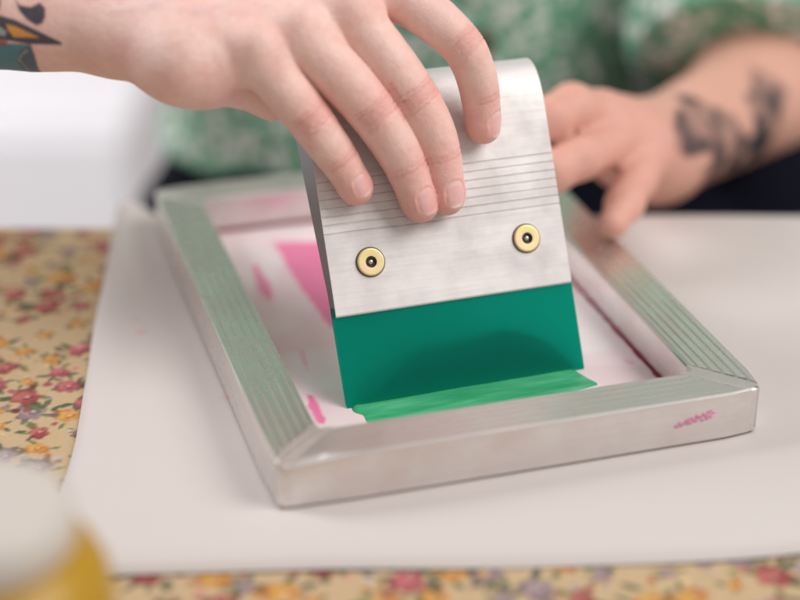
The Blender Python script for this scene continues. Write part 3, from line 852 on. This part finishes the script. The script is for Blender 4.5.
# creases: (finger, joint index, how many, spacing)
NAILDIR = {'little': 26, 'ring': 27, 'middle': 33, 'index': 52}
for nme in FING:
    J = JO[nme]
    dist = np.min([np.linalg.norm(V1 - j[0], axis=1) - j[1] for j in J[1:]], axis=0)
    tipc, tipr = J[-1]
    ax = J[-1][0] - J[-3][0]; ax = ax / np.linalg.norm(ax)
    side = np.cross(ax, FW); side = side - (side @ ax) * ax; side /= np.linalg.norm(side)
    if side @ RT < 0: side = -side
    dn = np.cross(ax, side); dn = dn if dn @ FW < 0 else -dn          # towards the viewer
    a_ = R(NAILDIR[nme]); dors = dn * math.cos(a_) + side * math.sin(a_); lat = -dn * math.sin(a_) + side * math.cos(a_)
    near = np.linalg.norm(V1 - tipc, axis=1)
    addc(np.exp(-(near / .012) ** 2) * .75, red)
    # knuckle folds
    for ji, rad, amp, lines_, spr in ((2, .010, .00048, (-.0040, -.0022, -.0007, .0008, .0024, .0042), .0075), (4, .007, .00026, (-.0012, .0007), .006)):
        c, rj = J[ji]; t0 = J[ji + 1][0] - J[ji - 1][0]; t0 = t0 / np.linalg.norm(t0)
        q = V1 - c; s = q @ t0; rho = np.linalg.norm(q - s[:, None] * t0, axis=1)
        topd = nrm1 @ dors
        gate = smoothstep(.15, .7, topd) * (rho < rj * 1.5) * (np.abs(s) < .012)
        s2 = s + (vnoise(V1, 500, 8) - .5) * .0012
        for ln in lines_:
            wob = ln * (1 - .35 * np.clip(topd, 0, 1) + .2)
            dsp -= gate * amp * np.exp(-((s2 - wob) / .00045) ** 2)
            addc(gate * .22 * np.exp(-((s2 - wob) / .0005) ** 2), red * np.array([.86, .74, .74]))
        dsp += gate * .00015 * np.exp(-(s / .004) ** 2) * (1 if ji == 2 else .4)
        addc(gate * np.exp(-(s / (.0055 if ji == 2 else .004)) ** 2) * (.46 if ji == 2 else .3), red)
        addc(gate * .25 * np.exp(-((s2 - lines_[1]) / .0006) ** 2), red * .7)
    # palm-side flexion folds
    # nail
    q = V1 - (tipc - ax * .0022); u = q @ ax; v_ = q @ lat; hgt = q @ dors
    nl, nw = (.0054, .0041) if nme != 'little' else (.0046, .0035)
    e_ = np.sqrt(np.clip(np.abs(u / nl), 0, 9) ** 2.6 + np.clip(np.abs(v_ / nw), 0, 9) ** 2.6) 
    vis = (nrm1 @ dors > .15) & (near < .016) & (dist < .004)
    nail = np.where(vis, 1 - smoothstep(.86, 1.0, e_), 0)
    groove = np.where(vis, np.exp(-((e_ - 1.02) / .09) ** 2), 0) * smoothstep(.9, .3, u / nl)
    dsp -= groove * .00032
    dsp += np.where(vis, np.exp(-((e_ - 1.28) / .14) ** 2), 0) * smoothstep(.6, .0, u / nl) * .00018
    dsp -= nail * .00010; nailm = np.maximum(nailm, nail)
    addc(nail * .85, np.array([0.80, 0.49, 0.48]))
    addc(nail * smoothstep(-.55, -.80, u / nl) * .5, np.array([0.84, 0.68, 0.66]))
    addc(nail * smoothstep(.68, .84, u / nl) * .75, np.array([0.88, 0.78, 0.70]))
    dsp += nail * smoothstep(.7, 1.0, u / nl) * .0005
    # gap side shadows are left to the light
# back of the hand: fine veins and wrinkles
tw = vnoise(V1, 60, 21)
dsp += (tw - .5) * .0005 + (blot2 - .5) * .00016
mot = vnoise(V1, 190, 71); mot2 = vnoise(V1, 75, 73)
addc(smoothstep(.55, .95, mot) * .22, red); addc(smoothstep(.6, .95, mot2) * .20, red * .5 + skin_base * .5)
def vein(path, wid, amp):
    global dsp
    for (a0, a1) in zip(path[:-1], path[1:]):
        A_, B_ = hp(*a0), hp(*a1); dd_ = cone_d(V1, A_, B_, 0.0, 0.0)
        dd_ = np.abs(dd_); jit = 1 + .5 * (vnoise(V1, 180, 77) - .5)
        near_ = (nrm1 @ FW < -.1)
        # distance to the vein measured across the skin, ignoring depth below it
        q_ = V1 - A_; q_ = q_ - (q_ @ FW)[:, None] * FW; ab_ = (B_ - A_) - ((B_ - A_) @ FW) * FW
        t_ = np.clip((q_ @ ab_) / (ab_ @ ab_), 0, 1); dl = np.linalg.norm(q_ - t_[:, None] * ab_, axis=1)
        m_ = np.exp(-(dl / (wid * jit)) ** 2) * near_
        dsp = dsp + m_ * amp; addc(m_ * .16, np.array([.60, .52, .56]))
vein([(120, 18, 0), (160, 14, 0), (205, 22, 0), (232, 30, 0)], .0017, .00035)
vein([(160, 14, 0), (210, -2, 0), (268, 2, 0)], .0017, .00035)
vein([(205, 22, 0), (246, 8, 0), (276, 18, 0)], .0014, .0003)
V1 = V1 + nrm1 * dsp[:, None]
# tattoo on the forearm, drawn on a plane along the arm
T0 = hp(0, 30, 0)
tu = ((V1 - T0) @ RT) * PXM * 0.985; tv = 30 - ((V1 - T0) @ UP) * PXM * 0.985
facing = (nrm1 @ FW) < 0.05
def inpoly(Q, soft=1.2):
    Q = np.asarray(Q, float); P = np.stack([tu, tv], 1); d = np.full(len(P), 1e9); ins = np.zeros(len(P), bool)
    for k in range(len(Q)):
        a, b_ = Q[k], Q[(k + 1) % len(Q)]; ab = b_ - a
        t_ = np.clip(((P - a) @ ab) / (ab @ ab), 0, 1); d = np.minimum(d, np.linalg.norm(P - a - t_[:, None] * ab, axis=1))
        c = (a[1] > P[:, 1]) != (b_[1] > P[:, 1]); xx = (b_[0] - a[0]) * (P[:, 1] - a[1]) / (b_[1] - a[1] + 1e-12) + a[0]
        ins ^= c & (P[:, 0] < xx)
    return (1 - smoothstep(-soft, soft, np.where(ins, -d, d))) * facing
DK = lin(52, 60, 78)
addc(inpoly([(-40, 40), (0, 41), (26, 42), (28, 50), (28, 60), (24, 64), (-5, 63), (-45, 60)]) * .95, lin(58, 128, 146))
addc(inpoly([(-50, 36), (-10, 37), (6, 38), (4, 43), (-40, 42)]) * .8, lin(150, 70, 74))
addc(inpoly([(10, 56), (16, 47), (27, 42), (29, 52), (28, 63), (18, 65), (11, 62)]) * .9, lin(84, 98, 116))
for a, b_ in (((12, 55), (17, 50)), ((17, 50), (23, 47)), ((13, 55), (17, 61))):
    addc(inpoly([(a[0], a[1] - .8), (b_[0], b_[1] - .8), (b_[0], b_[1] + .8), (a[0], a[1] + .8)], .7) * .7, lin(176, 176, 178))
addc(inpoly([(-60, 6), (0, 17), (15, 21), (57, 41), (56, 43), (25, 42), (0, 38), (-50, 34)]) * .95, DK)
addc(inpoly([(-20, 26), (-4, 25), (6, 31), (4, 35), (-20, 33)]) * .9, lin(164, 184, 190))
addc(inpoly([(6.5, 25), (14, 26.5), (36, 36.5), (12, 36), (7.5, 30)]) * .95, lin(224, 162, 84))
addc(inpoly([(16, 3), (20, 8), (30, 9.5), (38, 5), (43, 10), (43, 18), (40, 24), (34, 26), (26, 21), (19, 13)]) * .95, DK)
addc(inpoly([(-8, -8), (0, -4), (3, 6), (1, 13), (-7, 13)]) * .95, DK)
addc(inpoly([(84, -4), (96, -4), (95, 1), (88, 1)]) * .85, DK)

# --- coarse part
pts_c = np.array([LS, LE, LW, SH_R, WR['el'][0], at(530, 190, .74), TC + RT * .25 + FH * .15 + np.array([0, 0, .55]), TC - RT * .25 - FH * .15 - np.array([0, 0, .42])])
V2, Q2 = polygonize(coarse_sdf, pts_c.min(0) - .07, pts_c.max(0) + .07, 0.0026)
V2 = project(coarse_sdf, V2, 1)
col2 = np.tile(skin_base * np.array([.82, .67, .58]), (len(V2), 1))  # darker than the near hand: shade on this arm put into the skin colour
L0 = LW; la = (LE - LW) / np.linalg.norm(LE - LW); lb = UP - (UP @ la) * la; lb /= np.linalg.norm(lb)
s = (V2 - L0) @ la + .030; q = (V2 - L0) @ lb
inkn = vnoise(V2, 130, 31); inkn2 = vnoise(V2, 55, 33)
def tat(cs, cq, rs, rq, petals, ph, k):
    global col2
    x, y = (s - cs) / rs, (q - cq) / rq; r = np.hypot(x, y); an = np.arctan2(y, x)
    m = (1 - smoothstep(.8, 1.05, r / (1 + .13 * np.cos(petals * an + ph)))) * (.48 + .52 * smoothstep(.35, .6, inkn)) * k
    m = np.clip(m, 0, 1)[:, None] * (((V2 - LE) @ FW) < .02)[:, None]; col2 = col2 * (1 - m) + lin(58, 56, 60) * m
tat(.036, .010, .030, .015, 5, 0.3, 1.0); tat(.012, .010, .014, .009, 5, 2, .9); tat(.055, -.002, .024, .014, 6, 1.0, .8); tat(.044, -.013, .018, .008, 4, 2.0, .7)
tat(.105, -.002, .018, .022, 5, .3, 1.0); tat(.118, .010, .016, .014, 4, .8, .9); tat(.088, -.014, .022, .011, 5, 1.3, .85); tat(.070, -.020, .016, .008, 4, .3, .7)
rd = vnoise(V2, 60, 41)
hm = smoothstep(.0, -.05, s - .030) * (q < .2) * (np.linalg.norm(V2 - LW, axis=1) < .14)
m = (hm * .22)[:, None]; col2 = col2 * (1 - m) + red * m
Vb = np.concatenate([V1, V2]); Qb = np.concatenate([Q1, Q2 + len(V1)])
person = empty('person', (float(TC[0]), float(TC[1]), TZ - .30))
me = np_mesh('body', Vb - np.array(person.location), Qb); set_col(me, np.concatenate([col1, col2]))
set_col(me, np.concatenate([nailm, np.zeros(len(V2))])[:, None] * np.ones(3), 'Fine')
body = link('body', me, M['skin'], person, True)

# --- blouse
SLV = at(735, 12, .955)
def blouse_sdf(P):
    d = torso(P, .012)
    d = np.maximum(d, -(P[:, 2] - (TZ - .058)))
    ax_ = (SLV - LS) / np.linalg.norm(SLV - LS)
    e1 = np.maximum(cone_d(P, LS, SLV, .070, .062), (P - SLV) @ ax_ - .026)
    e2 = cone_d(P, SH_R, SH_R * .45 + WR['el'][0] * .55, .066, .062)
    return smin(smin(d, e1, .012), e2, .03)
ptsb = np.array([LS, SH_R, SH_R * .4 + WR['el'][0] * .6, at(790, 40, .9), TC - RT * .2 - FH * .13 - np.array([0, 0, .18]), TC + RT * .2 + FH * .13 + np.array([0, 0, .52])])
V3, Q3 = polygonize(blouse_sdf, ptsb.min(0) - .08, ptsb.max(0) + .08, 0.004)
V3 = project(blouse_sdf, V3, 1); n3 = grad(blouse_sdf, V3, .002)
fold = (vnoise(V3 * np.array([1, 1, .35]), 26, 51) - .5) * .012 + (vnoise(V3, 60, 52) - .5) * .004
V3 = V3 + n3 * (fold + .002)[:, None]
me = np_mesh('blouse', V3 - np.array(person.location), Q3); bo = link('blouse', me, M['blouse'], person, True)
bo['label'] = 'green short sleeved blouse with white flower print'
# --- trousers: lap and thighs below the table edge
def lap_sdf(P):
    hipL, hipR = TC + RT * .085, TC - RT * .075
    hipL[2] = hipR[2] = TZ - .17
    kl, kr = at(770, 212, .96), at(262, 232, .90)
    kl[2], kr[2] = TZ - .098, TZ - .118
    d = smin(cone_d(P, hipL, kl, .125, .085), cone_d(P, hipR, kr, .120, .070), .05)
    k2 = kl + RT * .16 + FH * .05; k2[2] -= .01
    d = smin(d, cone_d(P, kl, k2, .088, .09), .05)
    return smin(d, np.maximum(torso(P, .006), P[:, 2] - (TZ - .045)), .02)
V4, Q4 = polygonize(lap_sdf, TC - np.array([.35, .4, .4]), TC + np.array([.55, .3, .15]), .006)
V4 = project(lap_sdf, V4, 1); n4 = grad(lap_sdf, V4, .002)
V4 = V4 + n4 * ((vnoise(V4, 30, 61) - .5) * .010)[:, None]
me = np_mesh('trousers', V4 - np.array(person.location), Q4); link('trousers', me, M['trousers'], person, True)
# --- button on the blouse
bm = bmesh.new(); bmesh.ops.create_cone(bm, cap_ends=True, segments=32, radius1=.0085, radius2=.0075, depth=.004)
me = bpy.data.meshes.new('button'); bm.to_mesh(me); bm.free()
bu = link('button', me, M['wood'], person); 
d0 = FW + RT * (481 - 400) / FPX - UP * (46 - 300) / FPX
dd = np.linspace(.85, 1.2, 400); sv = blouse_sdf(CAM + dd[:, None] * d0); hit = dd[np.argmax(sv < 0)]
bp = CAM + d0 * (hit - .009) - np.array(person.location); bu.location = bp
bu.rotation_euler = Vector(-FH).to_track_quat('Z', 'Y').to_euler(); bevel(bu, .001, 2)
tag(person, 'person in green floral blouse with tattooed forearms gripping the squeegee and holding the frame', 'person')
